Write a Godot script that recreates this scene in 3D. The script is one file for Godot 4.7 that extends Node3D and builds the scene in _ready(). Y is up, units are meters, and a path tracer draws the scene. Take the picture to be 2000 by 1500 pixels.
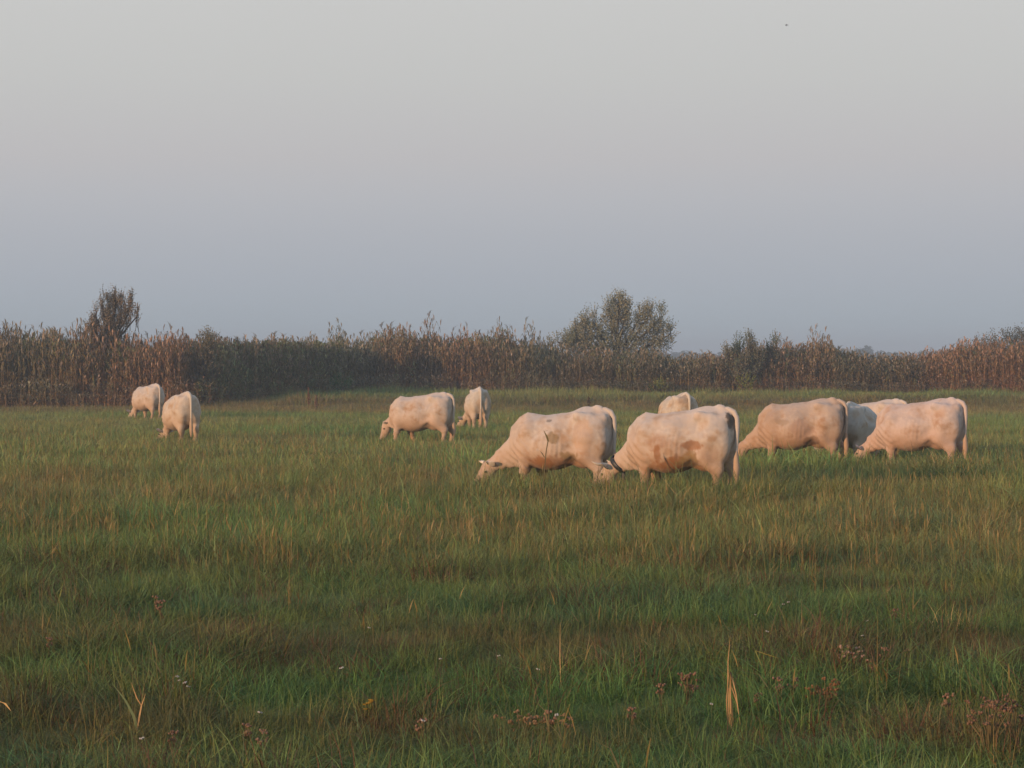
extends Node3D
# Pale cattle grazing in a meadow at sunset, a reed belt behind them. Camera at the origin's side, looking along -z; "depth" below is metres along -z.

const EYE := 2.1
var rng := RandomNumberGenerator.new()
var n_big := FastNoiseLite.new()
var n_mid := FastNoiseLite.new()
var n_small := FastNoiseLite.new()
var used := {}
var M := {}

# ------------------------------------------------------------------ naming helpers
func numbered(called: String) -> String:
	if not used.has(called):
		used[called] = 0
		return called
	used[called] += 1
	return "%s_%03d" % [called, used[called]]

func tag(o: Node, label: String, category: String = "", group: String = "", kind: String = "") -> Node:
	o.set_meta("label", label)
	if category: o.set_meta("category", category)
	if group: o.set_meta("group", group)
	if kind: o.set_meta("kind", kind)
	return o

func thing(called: String, label: String, category: String, at: Vector3, turn := 0.0, group := "") -> Node3D:
	var o := Node3D.new()
	o.name = numbered(called)
	add_child(o, true)
	o.position = at
	o.rotation.y = turn
	tag(o, label, category, group)
	return o

func part(called: String, mesh: Mesh, mat: Material, parent: Node) -> MeshInstance3D:
	var o := MeshInstance3D.new()
	o.name = called
	o.mesh = mesh
	o.material_override = mat
	parent.add_child(o, true)
	return o

func copies(called: String, mesh: Mesh, mat: Material, places: Array, tints: PackedColorArray, label: String, category: String, parent: Node = null) -> MultiMeshInstance3D:
	var mm := MultiMesh.new()
	mm.transform_format = MultiMesh.TRANSFORM_3D
	mm.use_colors = true
	mm.mesh = mesh
	mm.instance_count = places.size()
	for i in places.size():
		mm.set_instance_transform(i, places[i])
		mm.set_instance_color(i, tints[i])
	var o := MultiMeshInstance3D.new()
	o.multimesh = mm
	o.material_override = mat
	if parent:
		o.name = called
		parent.add_child(o, true)
		o.set_meta("kind", "stuff")
	else:
		o.name = numbered(called)
		add_child(o, true)
		tag(o, label, category, "", "stuff")
	return o

func rr(a: float, b: float) -> float:
	return rng.randf_range(a, b)

# ------------------------------------------------------------------ mesh helpers
class Mesher:
	var v := PackedVector3Array()
	var n := PackedVector3Array()
	var c := PackedColorArray()
	var ix := PackedInt32Array()
	func vert(p: Vector3, nn: Vector3, col: Color) -> int:
		v.append(p); n.append(nn); c.append(col)
		return v.size() - 1
	func tri(a: int, b: int, d: int) -> void:
		ix.append(a); ix.append(b); ix.append(d)
	func mesh() -> ArrayMesh:
		var arr := []
		arr.resize(Mesh.ARRAY_MAX)
		arr[Mesh.ARRAY_VERTEX] = v
		arr[Mesh.ARRAY_NORMAL] = n
		arr[Mesh.ARRAY_COLOR] = c
		arr[Mesh.ARRAY_INDEX] = ix
		var m := ArrayMesh.new()
		m.add_surface_from_arrays(Mesh.PRIMITIVE_TRIANGLES, arr)
		return m

# a ribbon through points, tapering with the given half widths
func ribbon(m: Mesher, pts: Array, hw: Array, side: Vector3, cols: Array) -> void:
	var last := -1
	for i in pts.size():
		var d: Vector3 = (pts[mini(i + 1, pts.size() - 1)] - pts[maxi(i - 1, 0)]).normalized()
		var nn := side.cross(d).normalized()
		var s: Vector3 = side * hw[i]
		var a := m.vert(pts[i] - s, nn, cols[i])
		var b := m.vert(pts[i] + s, nn, cols[i])
		if last >= 0:
			m.tri(last, a, last + 1)
			m.tri(last + 1, a, b)
		last = a

# a blade: rises, then bends over along dir by lean
func blade(m: Mesher, base: Vector3, h: float, w: float, dir: Vector3, lean: float, col: Color, tip: Color, segs := 3) -> void:
	var side := Vector3(-dir.z, 0, dir.x).rotated(Vector3.UP, rr(-0.7, 0.7))
	var pts := []
	var hw := []
	var cols := []
	for i in segs + 1:
		var t := float(i) / segs
		pts.append(base + Vector3.UP * h * (t - 0.35 * lean * t * t) + dir * h * lean * t * t)
		hw.append(w * 0.5 * (1.0 - t * 0.92) if t > 0.3 else w * 0.5)
		cols.append(col.lerp(tip, t))
	ribbon(m, pts, hw, side, cols)

# a tube through points; flat squashes it along the second axis
func tube(m: Mesher, pts: Array, rad: Array, sides: int, col: Color, flat := 1.0, flat_axis := Vector3.ZERO, end_col = null) -> void:
	var first := m.v.size()
	var up := Vector3(0.13, 0.2, 0.97).normalized()
	for i in pts.size():
		var d: Vector3 = (pts[mini(i + 1, pts.size() - 1)] - pts[maxi(i - 1, 0)]).normalized()
		var ref := flat_axis if flat_axis != Vector3.ZERO else up
		var a := (ref - d * ref.dot(d)).normalized()
		var b := d.cross(a).normalized()
		var cc := col
		if end_col != null:
			cc = col.lerp(end_col, float(i) / (pts.size() - 1))
		for k in sides:
			var g := TAU * k / sides
			var off: Vector3 = b * cos(g) * rad[i] + a * sin(g) * rad[i] * flat
			var nn := (b * cos(g) * flat + a * sin(g)).normalized()
			m.vert(pts[i] + off, nn, cc)
	for i in pts.size() - 1:
		for k in sides:
			var p := first + i * sides + k
			var q := first + i * sides + (k + 1) % sides
			m.tri(p, q, p + sides)
			m.tri(q, q + sides, p + sides)

func ball(m: Mesher, at: Vector3, r: Vector3, col: Color, rings := 6, sides := 8) -> void:
	var first := m.v.size()
	for i in rings + 1:
		var a := PI * i / rings
		for k in sides:
			var g := TAU * k / sides
			var d := Vector3(sin(a) * cos(g), cos(a), sin(a) * sin(g))
			m.vert(at + d * r, (d / r).normalized(), col)
	for i in rings:
		for k in sides:
			var p := first + i * sides + k
			var q := first + i * sides + (k + 1) % sides
			m.tri(p, p + sides, q)
			m.tri(q, p + sides, q + sides)

func surface(rough := 0.85, through := 0.0, spec := 0.25) -> StandardMaterial3D:
	var m := StandardMaterial3D.new()
	m.vertex_color_use_as_albedo = true
	m.roughness = rough
	m.metallic_specular = spec
	m.cull_mode = BaseMaterial3D.CULL_DISABLED
	if through > 0.0:
		m.backlight_enabled = true
		m.backlight = Color(through, through, through)
	return m

# ------------------------------------------------------------------ the lie of the land
func front(u: float) -> float:              # depth of the reed belt's front edge for a bearing u = x / depth
	if u < -0.14: return 123.0
	if u < -0.05: return lerpf(123.0, 140.0, smoothstep(-0.14, -0.05, u))
	return 140.0 - 3.0 * smoothstep(0.16, 0.2, u)

func land(x: float, z: float) -> float:
	var d := -z
	var y := 0.05 * n_mid.get_noise_2d(x * 0.5, z * 0.5) + 0.02 * n_small.get_noise_2d(x, z)
	var u := x / maxf(d, 1.0)
	var b := smoothstep(116.0, 135.0, d) * smoothstep(-0.15, -0.08, u)
	y += b * (0.5 + 0.12 * n_mid.get_noise_2d(x * 0.6, 7.0))
	return y * (1.0 - smoothstep(250.0, 400.0, d))

# tint of the grass at a place: linear colour, and how straw-like (alpha)
func meadow(x: float, z: float) -> Color:
	var d := -z
	var a := n_big.get_noise_2d(x, z * 0.8)
	var b := n_mid.get_noise_2d(x + 40.0, z)
	var c := n_small.get_noise_2d(x, z)
	var green := Color(0.114, 0.200, 0.060)
	var olive := Color(0.195, 0.205, 0.074)
	var brown := Color(0.150, 0.100, 0.054)
	var wet := Color(0.076, 0.162, 0.070)
	var col := green.lerp(olive, clampf(0.48 + 0.9 * a + 0.5 * b + 0.45 * c, 0.0, 1.0))
	col = col.lerp(wet, clampf(1.5 * (b + 0.5 * c) - 0.15, 0.0, 0.8))
	var dry := clampf(0.45 + 1.0 * b - 0.5 * a, 0.0, 1.0) * smoothstep(22.0, 30.0, d) * (1.0 - smoothstep(64.0, 84.0, d))
	var br := 0.0
	br = maxf(br, clampf(1.0 - absf(d - 18.9 - 1.2 * a) / 2.0, 0.0, 1.0) * 0.62)
	br = maxf(br, clampf(1.0 - absf(d - 14.6 - b) / 1.6, 0.0, 1.0) * clampf(0.5 + 1.5 * a, 0.0, 0.65))
	br = maxf(br, smoothstep(102.0, 112.0, d) * (1.0 - smoothstep(124.0, 132.0, d)) * 0.65)
	br = clampf(br + 0.5 * c * (1.0 if br > 0.05 else 0.0), 0.0, 1.0)
	var sunny := smoothstep(20.0, 34.0, d)  # grass colour painted brighter with depth, standing in for sunlight and haze
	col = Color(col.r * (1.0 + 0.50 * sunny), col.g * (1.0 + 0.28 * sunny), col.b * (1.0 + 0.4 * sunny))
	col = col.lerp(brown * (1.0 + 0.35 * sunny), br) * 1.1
	col.a = clampf(dry + br * 0.3, 0.0, 1.0)
	return col

func spot(u: float, d: float) -> Vector3:   # a place on the land for a bearing and a depth
	return Vector3(u * d, land(u * d, -d), -d)

# ------------------------------------------------------------------ cattle
class Field:
	var lo: Vector3
	var cell: float
	var nx: int
	var ny: int
	var nz: int
	var f := PackedFloat32Array()
	var k := 0.024
	var lumps := FastNoiseLite.new()
	func _init(a: Vector3, b: Vector3, c: float) -> void:
		lo = a; cell = c
		lumps.frequency = 1.0
		nx = int((b.x - a.x) / c) + 2; ny = int((b.y - a.y) / c) + 2; nz = int((b.z - a.z) / c) + 2
		f.resize(nx * ny * nz)
	# a body lofted along u from a; rows are [t, top, bottom, half width] measured along v from the axis
	func loft(a: Vector3, u: Vector3, v: Vector3, rows: Array, power := 2.0, ridge := 0.0) -> void:
		var w := u.cross(v)
		var t0: float = rows[0][0]
		var t1: float = rows[-1][0]
		var steps := 48
		var tc := PackedFloat32Array(); var th := PackedFloat32Array(); var tw := PackedFloat32Array()
		var bl := Vector3.INF
		var bh := -Vector3.INF
		var r := 0
		for i in steps + 1:
			var t := lerpf(t0, t1, float(i) / steps)
			while r < rows.size() - 2 and t > rows[r + 1][0]: r += 1
			var x: float = clampf((t - rows[r][0]) / (rows[r + 1][0] - rows[r][0]), 0, 1)
			var p0: Array = rows[maxi(r - 1, 0)]; var p1: Array = rows[r]; var p2: Array = rows[r + 1]; var p3: Array = rows[mini(r + 2, rows.size() - 1)]
			var val := [0.0, 0.0, 0.0]
			for q in 3:
				val[q] = cubic_interpolate(p1[q + 1], p2[q + 1], p0[q + 1], p3[q + 1], x)
			tc.append((val[0] + val[1]) * 0.5); th.append(maxf((val[0] - val[1]) * 0.5, 0.01)); tw.append(maxf(val[2], 0.01))
			for sx in [-1.0, 1.0]:
				for sy in [-1.0, 1.0]:
					var p: Vector3 = a + u * t + v * (tc[i] + sx * th[i]) + w * (sy * tw[i])
					bl = bl.min(p); bh = bh.max(p)
		var pad := Vector3.ONE * 0.12
		var i0 := Vector3i(((bl - pad - lo) / cell).max(Vector3.ZERO))
		var i1 := Vector3i((((bh + pad - lo) / cell) + Vector3.ONE).min(Vector3(nx, ny, nz)))
		for ix in range(i0.x, i1.x):
			for iy in range(i0.y, i1.y):
				for iz in range(i0.z, i1.z):
					var p := lo + Vector3(ix, iy, iz) * cell - a
					var t := p.dot(u)
					var tt := clampf(t, t0, t1)
					var g := (tt - t0) / (t1 - t0) * steps
					var gi := mini(int(g), steps - 1)
					var gf := g - gi
					var hh := lerpf(th[gi], th[gi + 1], gf)
					var y := (p.dot(v) - lerpf(tc[gi], tc[gi + 1], gf)) / hh
					var hw := lerpf(tw[gi], tw[gi + 1], gf)
					var ww := hw
					if ridge != 0.0: ww *= 1.0 - ridge * maxf(y, 0.0)
					var z := p.dot(w) / ww
					var rad: float
					if power == 2.0: rad = sqrt(y * y + z * z)
					else: rad = pow(pow(absf(y), power) + pow(absf(z), power), 1.0 / power)
					var d := (rad - 1.0) * minf(hh, hw)
					var over := absf(t - tt)
					if over > 0.0:
						d = sqrt(d * d + over * over) if d > 0.0 else maxf(d, over)
					if d < 0.12:
						f[(ix * ny + iy) * nz + iz] += exp(-maxf(d, -0.2) / k)
	func limb(a: Vector3, b: Vector3, ra: float, rb: float, flat := 1.0) -> void:
		var pad := Vector3.ONE * (maxf(ra, rb) + 0.1)
		var i0 := Vector3i(((a.min(b) - pad - lo) / cell).max(Vector3.ZERO))
		var i1 := Vector3i((((a.max(b) + pad - lo) / cell) + Vector3.ONE).min(Vector3(nx, ny, nz)))
		var ab := b - a
		var ll := maxf(ab.length_squared(), 1e-6)
		for ix in range(i0.x, i1.x):
			for iy in range(i0.y, i1.y):
				for iz in range(i0.z, i1.z):
					var p := lo + Vector3(ix, iy, iz) * cell - a
					var t := clampf(p.dot(ab) / ll, 0.0, 1.0)
					var q := p - ab * t
					q.z /= flat
					var d := q.length() - lerpf(ra, rb, t)
					if d < 0.1:
						f[(ix * ny + iy) * nz + iz] += exp(-maxf(d, -0.2) / k)
	func blob(at: Vector3, r: Vector3, tilt := 0.0) -> void:
		var big := maxf(r.x, maxf(r.y, r.z))
		var small := minf(r.x, minf(r.y, r.z))
		var pad := Vector3.ONE * (big + 0.1)
		var i0 := Vector3i(((at - pad - lo) / cell).max(Vector3.ZERO))
		var i1 := Vector3i((((at + pad - lo) / cell) + Vector3.ONE).min(Vector3(nx, ny, nz)))
		var cs := cos(tilt)
		var sn := sin(tilt)
		for ix in range(i0.x, i1.x):
			for iy in range(i0.y, i1.y):
				for iz in range(i0.z, i1.z):
					var p := lo + Vector3(ix, iy, iz) * cell - at
					p = Vector3(p.x * cs + p.y * sn, p.y * cs - p.x * sn, p.z)
					var d := ((p / r).length() - 1.0) * small
					if d < 0.1:
						f[(ix * ny + iy) * nz + iz] += exp(-maxf(d, -0.2) / k)
	func net(paint: Callable, shape: Callable) -> ArrayMesh:
		var g := PackedFloat32Array()
		g.resize(f.size())
		for i in f.size():
			g[i] = log(f[i] + 1e-3)
		var at := PackedInt32Array()
		at.resize(f.size())
		at.fill(-1)
		var m := Mesher.new()
		var sx := ny * nz
		var offs := PackedInt32Array([0, 1, nz, nz + 1, sx, sx + 1, sx + nz, sx + nz + 1])
		var edges := [[0, 1], [2, 3], [4, 5], [6, 7], [0, 2], [1, 3], [4, 6], [5, 7], [0, 4], [1, 5], [2, 6], [3, 7]]
		for ix in nx - 1:
			for iy in ny - 1:
				var row := (ix * ny + iy) * nz
				for iz in nz - 1:
					var o := row + iz
					var s := g[o] > 0.0
					if s == (g[o + 1] > 0.0) and s == (g[o + nz] > 0.0) and s == (g[o + nz + 1] > 0.0) and s == (g[o + sx] > 0.0) and s == (g[o + sx + 1] > 0.0) and s == (g[o + sx + nz] > 0.0) and s == (g[o + sx + nz + 1] > 0.0):
						continue
					var sum := Vector3.ZERO
					var cnt := 0
					for e in edges:
						var e0: int = e[0]
						var e1: int = e[1]
						var a := g[o + offs[e0]]
						var b := g[o + offs[e1]]
						if (a > 0.0) != (b > 0.0):
							var t := a / (a - b)
							var p0 := Vector3((e0 >> 2) & 1, (e0 >> 1) & 1, e0 & 1)
							var p1 := Vector3((e1 >> 2) & 1, (e1 >> 1) & 1, e1 & 1)
							sum += p0.lerp(p1, t)
							cnt += 1
					var q := sum / cnt
					var gx := lerpf(g[o + sx] - g[o], g[o + sx + nz + 1] - g[o + nz + 1], 0.5)
					var gy := lerpf(g[o + nz] - g[o], g[o + sx + nz + 1] - g[o + sx + 1], 0.5)
					var gz := lerpf(g[o + 1] - g[o], g[o + sx + nz + 1] - g[o + sx + nz], 0.5)
					var nn := -Vector3(gx, gy, gz).normalized()
					var pos := lo + (Vector3(ix, iy, iz) + q) * cell
					at[o] = m.vert(pos, nn, Color.WHITE)
		for ix in range(1, nx - 1):
			for iy in range(1, ny - 1):
				for iz in range(1, nz - 1):
					var o := (ix * ny + iy) * nz + iz
					if at[o] < 0: continue
					var s := g[o] > 0.0
					if s != (g[o + sx] > 0.0): quad(m, at[o], at[o - nz], at[o - nz - 1], at[o - 1])
					if s != (g[o + nz] > 0.0): quad(m, at[o], at[o - sx], at[o - sx - 1], at[o - 1])
					if s != (g[o + 1] > 0.0): quad(m, at[o], at[o - sx], at[o - sx - nz], at[o - nz])
		# smooth the surface a little, then take normals from the faces
		for turn in 2:
			var acc := PackedVector3Array(); acc.resize(m.v.size())
			var num := PackedInt32Array(); num.resize(m.v.size())
			for i in range(0, m.ix.size(), 3):
				for j in 3:
					var a := m.ix[i + j]
					acc[a] += m.v[m.ix[i + (j + 1) % 3]] + m.v[m.ix[i + (j + 2) % 3]]
					num[a] += 2
			for i in m.v.size():
				if num[i] > 0: m.v[i] = m.v[i].lerp(acc[i] / num[i], 0.45)
		for i in m.v.size():
			m.v[i] += m.n[i] * (0.014 * lumps.get_noise_3dv(m.v[i] * 2.6 + lo) + 0.006 * lumps.get_noise_3dv(m.v[i] * 8.0) + float(shape.call(m.v[i])))
		var fn := PackedVector3Array(); fn.resize(m.v.size())
		for i in range(0, m.ix.size(), 3):
			var a := m.v[m.ix[i]]
			var nn := (m.v[m.ix[i + 2]] - a).cross(m.v[m.ix[i + 1]] - a)
			for j in 3: fn[m.ix[i + j]] += nn
		for i in m.v.size():
			m.n[i] = fn[i].normalized()
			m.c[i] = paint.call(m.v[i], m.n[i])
		return m.mesh()
	func quad(m: Mesher, a: int, b: int, c: int, d: int) -> void:
		if a < 0 or b < 0 or c < 0 or d < 0: return
		var nn := (m.v[c] - m.v[a]).cross(m.v[b] - m.v[a]) + (m.v[d] - m.v[a]).cross(m.v[c] - m.v[a])
		if nn.dot(m.n[a] + m.n[b] + m.n[c] + m.n[d]) > 0.0:
			m.tri(a, b, c); m.tri(a, c, d)
		else:
			m.tri(a, c, b); m.tri(a, d, c)

# o: label, u (bearing), d (depth), turn (heading in degrees from straight away towards the left), size, cell, neck [pitch, yaw], head_yaw, legs [left fore, right fore, left hind, right hind], fat, stains, coat, horns, collar, tail
func cow(o: Dictionary) -> void:
	var root := thing("cow", o.label, "cow", spot(o.u, o.d) - Vector3(0, 0.01, 0), deg_to_rad(90.0 + o.turn), "pale cattle grazing in the meadow")
	root.scale = Vector3.ONE * float(o.size)
	var fat: float = o.get("fat", 1.0)
	var F := Field.new(Vector3(-1.06, -0.04, -0.86), Vector3(1.95, 1.6, 0.86), o.cell)
	var X := Vector3.RIGHT
	var Y := Vector3.UP
	var sway: float = o.get("sway", 0.0)
	# trunk
	F.loft(Vector3.ZERO, X, Y, [
		[-0.91, 1.22, 0.90, 0.10], [-0.86, 1.32, 0.79, 0.20], [-0.76, 1.39, 0.68, 0.27], [-0.58, 1.42, 0.62, 0.285], [-0.42, 1.425, 0.56, 0.305],
		[-0.22, 1.375 - sway, 0.475, 0.35 * fat], [0.0, 1.34 - sway, 0.40, 0.415 * fat], [0.22, 1.31 - sway, 0.375, 0.415 * fat], [0.42, 1.295, 0.41, 0.36], [0.58, 1.31, 0.46, 0.29],
		[0.72, 1.25, 0.50, 0.23], [0.86, 1.10, 0.58, 0.15]], 2.3, 0.3)
	# neck
	var np := deg_to_rad(float(o.neck[0]))
	var ny := deg_to_rad(float(o.neck[1]))
	var nu := Vector3(cos(np) * cos(ny), -sin(np), -cos(np) * sin(ny))
	var nv := (Y - nu * nu.y).normalized()
	var nl := 0.98
	var na := Vector3(0.50, 0.98, 0)
	F.loft(na, nu, nv, [[-0.1, 0.30, -0.36, 0.22], [0.12, 0.27, -0.36, 0.205], [0.34, 0.205, -0.315, 0.165], [0.58, 0.15, -0.235, 0.125], [0.8, 0.125, -0.165, 0.105], [nl, 0.10, -0.11, 0.09]], 2.0, 0.25)
	var poll := na + nu * nl
	# head
	var hy := ny + deg_to_rad(float(o.get("head_yaw", 0.0)))
	var hp := asin(clampf((poll.y - 0.02) / 0.5, 0.25, 0.95))
	var hu := Vector3(cos(hp) * cos(hy), -sin(hp), -cos(hp) * sin(hy))
	var hv := (Y - hu * hu.y).normalized()
	var hw := hu.cross(hv)
	F.loft(poll, hu, hv, [[-0.09, 0.07, -0.06, 0.07], [-0.02, 0.115, -0.12, 0.115], [0.10, 0.115, -0.175, 0.125], [0.22, 0.095, -0.155, 0.10], [0.34, 0.075, -0.115, 0.08], [0.44, 0.068, -0.105, 0.085], [0.51, 0.035, -0.07, 0.065]], 2.2)
	# dewlap and brisket
	F.loft(Vector3(0.62, 0.56, 0), Vector3(nu.x, nu.y * 0.55, nu.z).normalized(), Y, [[-0.1, 0.12, -0.13, 0.10], [0.1, 0.14, -0.15, 0.075], [0.3, 0.12, -0.12, 0.045], [0.48, 0.08, -0.06, 0.03]])
	# shoulder, haunch, hip and pin bones, flank fold, udder
	for s in [-1.0, 1.0]:
		F.blob(Vector3(0.50, 0.86, s * 0.215), Vector3(0.20, 0.33, 0.125), 0.25)
		F.blob(Vector3(-0.645, 0.93, s * 0.185), Vector3(0.25, 0.40, 0.15), -0.1)
		F.limb(Vector3(-0.38, 1.28, s * 0.235), Vector3(-0.56, 1.25, s * 0.21), 0.07, 0.06)
		F.limb(Vector3(-0.80, 1.25, s * 0.12), Vector3(-0.72, 1.27, s * 0.13), 0.06, 0.06)
		F.limb(Vector3(-0.40, 0.74, s * 0.25), Vector3(-0.16, 0.62, s * 0.27), 0.075, 0.05)
	F.blob(Vector3(-0.70, 0.90, 0), Vector3(0.17, 0.36, 0.2))
	F.limb(Vector3(-0.92, 1.335, 0), Vector3(-0.66, 1.40, 0), 0.035, 0.05)
	F.blob(Vector3(-0.43, 0.53, 0), Vector3(0.19, 0.12, 0.145))
	# legs
	var legs: Array = o.get("legs", [0.0, 0.0, 0.0, 0.0])
	for i in 4:
		var s := -1.0 if i % 2 == 0 else 1.0
		var e: float = legs[i]
		if i < 2:
			F.limb(Vector3(0.50 + e * 0.15, 0.72, s * 0.215), Vector3(0.52 + e * 0.6, 0.37, s * 0.19), 0.14, 0.078)
			F.limb(Vector3(0.52 + e * 0.6, 0.37, s * 0.19), Vector3(0.51 + e * 0.92, 0.12, s * 0.185), 0.074, 0.055)
			F.limb(Vector3(0.51 + e * 0.92, 0.12, s * 0.185), Vector3(0.545 + e, 0.03, s * 0.185), 0.05, 0.062)
		else:
			F.limb(Vector3(-0.56 + e * 0.2, 0.88, s * 0.22), Vector3(-0.50 + e * 0.45, 0.64, s * 0.225), 0.17, 0.125)
			F.limb(Vector3(-0.50 + e * 0.45, 0.66, s * 0.225), Vector3(-0.73 + e * 0.75, 0.42, s * 0.2), 0.145, 0.085)
			F.limb(Vector3(-0.77 + e * 0.75, 0.47, s * 0.2), Vector3(-0.69 + e * 0.95, 0.13, s * 0.19), 0.073, 0.057)
			F.limb(Vector3(-0.69 + e * 0.95, 0.13, s * 0.19), Vector3(-0.645 + e, 0.03, s * 0.19), 0.052, 0.064)
	var coat: Color = o.get("coat", Color(0.50, 0.42, 0.36)) * Color(1.03, 1.09, 1.13)
	var mud := Color(0.30, 0.165, 0.07)
	var stains: Array = o.get("stains", [])
	var seed_at := float(root.get_index()) * 13.7
	var paint := func(p: Vector3, nn: Vector3) -> Color:
		var a := n_small.get_noise_3d(p.x * 3.4 + seed_at, p.y * 3.4, p.z * 3.4)
		var b := n_small.get_noise_3d(p.x * 13.0 + seed_at, p.y * 13.0, p.z * 13.0)
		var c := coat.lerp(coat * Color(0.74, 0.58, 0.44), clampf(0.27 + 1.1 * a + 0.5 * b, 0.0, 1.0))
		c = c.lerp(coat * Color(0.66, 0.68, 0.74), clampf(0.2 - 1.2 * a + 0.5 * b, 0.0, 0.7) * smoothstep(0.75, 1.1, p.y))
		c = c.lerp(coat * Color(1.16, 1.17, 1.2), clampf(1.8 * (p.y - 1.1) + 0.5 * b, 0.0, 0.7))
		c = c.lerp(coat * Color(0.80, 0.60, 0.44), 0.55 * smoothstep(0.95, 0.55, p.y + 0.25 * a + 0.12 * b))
		var e2 := n_small.get_noise_3d(p.x * 7.0 - seed_at, p.y * 9.0, p.z * 7.0)
		c = c.lerp(coat * Color(0.62, 0.47, 0.34), clampf((0.5 * e2 + 0.6 * a + 0.3 * b - 0.1) * 1.1, 0.0, 0.45))
		# dirty belly and hocks, with a ragged edge
		var low := smoothstep(0.70, 0.46, p.y + 0.26 * a + 0.14 * b) * smoothstep(0.5, 0.1, absf(p.x + 0.03) - 0.25)
		c = c.lerp(Color(0.31, 0.165, 0.078), minf(0.75 * low * float(o.get("belly", 0.6)), 0.92))
		for st in stains:                      # [centre, radii, strength, colour]
			var q: Vector3 = (p - st[0]) / st[1]
			var edge := q.length() + 0.9 * a + 0.35 * b
			c = c.lerp(st[3] if st.size() > 3 else mud, clampf((1.12 - edge) * 4.0, 0.0, 1.0) * float(st[2]))
		if p.y < 0.07: c = Color(0.06, 0.05, 0.04)
		var hd := (p - poll).dot(hu)
		if hd > 0.44 and p.y < 0.4: c = Color(0.5, 0.30, 0.24)
		return c
	var dents := [[Vector3(-0.23, 1.12, 0.33), 0.17, -0.042], [Vector3(0.30, 1.0, 0.37), 0.15, -0.03], [Vector3(0.68, 0.98, 0.2), 0.13, -0.022], [Vector3(-0.34, 0.80, 0.32), 0.12, -0.03], [Vector3(-0.42, 1.29, 0.24), 0.08, 0.024], [Vector3(-0.85, 1.25, 0.13), 0.065, 0.022], [Vector3(0.50, 1.02, 0.27), 0.13, 0.02], [Vector3(-0.70, 1.33, 0.15), 0.09, -0.03], [Vector3(-0.62, 1.02, 0.33), 0.16, 0.018], [Vector3(-0.1, 0.55, 0.36), 0.2, 0.015]]
	var shape := func(p: Vector3) -> float:
		var e := 0.0
		var q := Vector3(p.x, p.y, absf(p.z))
		for dn in dents:
			var r2: float = q.distance_squared_to(dn[0]) / (dn[1] * dn[1])
			if r2 < 5.0: e += float(dn[2]) * exp(-r2)
		if p.y > 1.15 and p.x > -0.75 and p.x < 0.6: e += 0.014 * exp(-p.z * p.z / 0.0016)
		if p.x > -0.16 and p.x < 0.36 and p.y > 0.55 and p.y < 1.15: e += 0.0045 * sin((p.x + 0.12 * p.y) * 78.0) * smoothstep(1.15, 0.95, p.y) * smoothstep(0.55, 0.7, p.y)
		var t := (p - na).dot(nu)
		var low := (p - na).dot(nv)
		if t > 0.05 and t < 0.85 and low < 0.1 and p.x > 0.45: e += 0.008 * sin(t * 55.0 - low * 16.0) * smoothstep(0.1, -0.05, low)
		return e
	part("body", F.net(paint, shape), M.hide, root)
	# tail
	var tl := Mesher.new()
	var ts: float = o.get("tail", 0.0)
	tube(tl, [Vector3(-0.66, 1.385, 0), Vector3(-0.80, 1.385, 0), Vector3(-0.895, 1.345, ts * 0.1), Vector3(-0.945, 1.26, ts * 0.2), Vector3(-0.958, 1.12, ts * 0.45), Vector3(-0.955, 0.93, ts * 0.75), Vector3(-0.945, 0.72, ts)], [0.04, 0.048, 0.046, 0.041, 0.036, 0.03, 0.025], 8, coat)
	tube(tl, [Vector3(-0.945, 0.74, ts), Vector3(-0.945, 0.62, ts), Vector3(-0.95, 0.48, ts * 1.02), Vector3(-0.945, 0.34, ts * 1.04), Vector3(-0.94, 0.22, ts * 1.05)], [0.025, 0.042, 0.054, 0.042, 0.008], 8, coat.lerp(Color(0.42, 0.27, 0.15), 0.5), 1.0, Vector3.ZERO, Color(0.40, 0.26, 0.15))
	part("tail", tl.mesh(), M.hide, root)
	for s in [-1.0, 1.0]:
		var em := Mesher.new()
		var eb: Vector3 = poll + hv * 0.05 + hw * (s * 0.105)
		var ed: Vector3 = (hw * s - hu * 0.18 + Vector3(0, 0.12, 0)).normalized()
		tube(em, [eb, eb + ed * 0.05, eb + ed * 0.12, eb + ed * 0.19, eb + ed * 0.235], [0.03, 0.062, 0.072, 0.05, 0.008], 8, coat * 0.92, 0.28, hu)
		part("ear", em.mesh(), M.hide, root)
		var ey := Mesher.new()
		ball(ey, poll + hu * 0.13 + hv * 0.035 + hw * (s * 0.118), Vector3(0.022, 0.022, 0.022), Color(0.015, 0.012, 0.01))
		part("eye", ey.mesh(), M.wet, root)
		if o.has("horns"):
			var hz: float = o.horns
			var hm := Mesher.new()
			var hb: Vector3 = poll + hv * 0.085 + hw * (s * 0.08) - hu * 0.02
			tube(hm, [hb, hb + (hw * (s * 0.09) + hv * 0.02) * hz, hb + (hw * (s * 0.17) + hv * 0.05 + hu * 0.02) * hz, hb + (hw * (s * 0.22) + hv * 0.11 + hu * 0.04) * hz, hb + (hw * (s * 0.23) + hv * 0.17 + hu * 0.05) * hz], [0.034, 0.031, 0.025, 0.016, 0.004], 8, Color(0.72, 0.66, 0.55), 1.0, Vector3.ZERO, Color(0.55, 0.48, 0.38))
			part("horn", hm.mesh(), M.wet, root)
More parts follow.
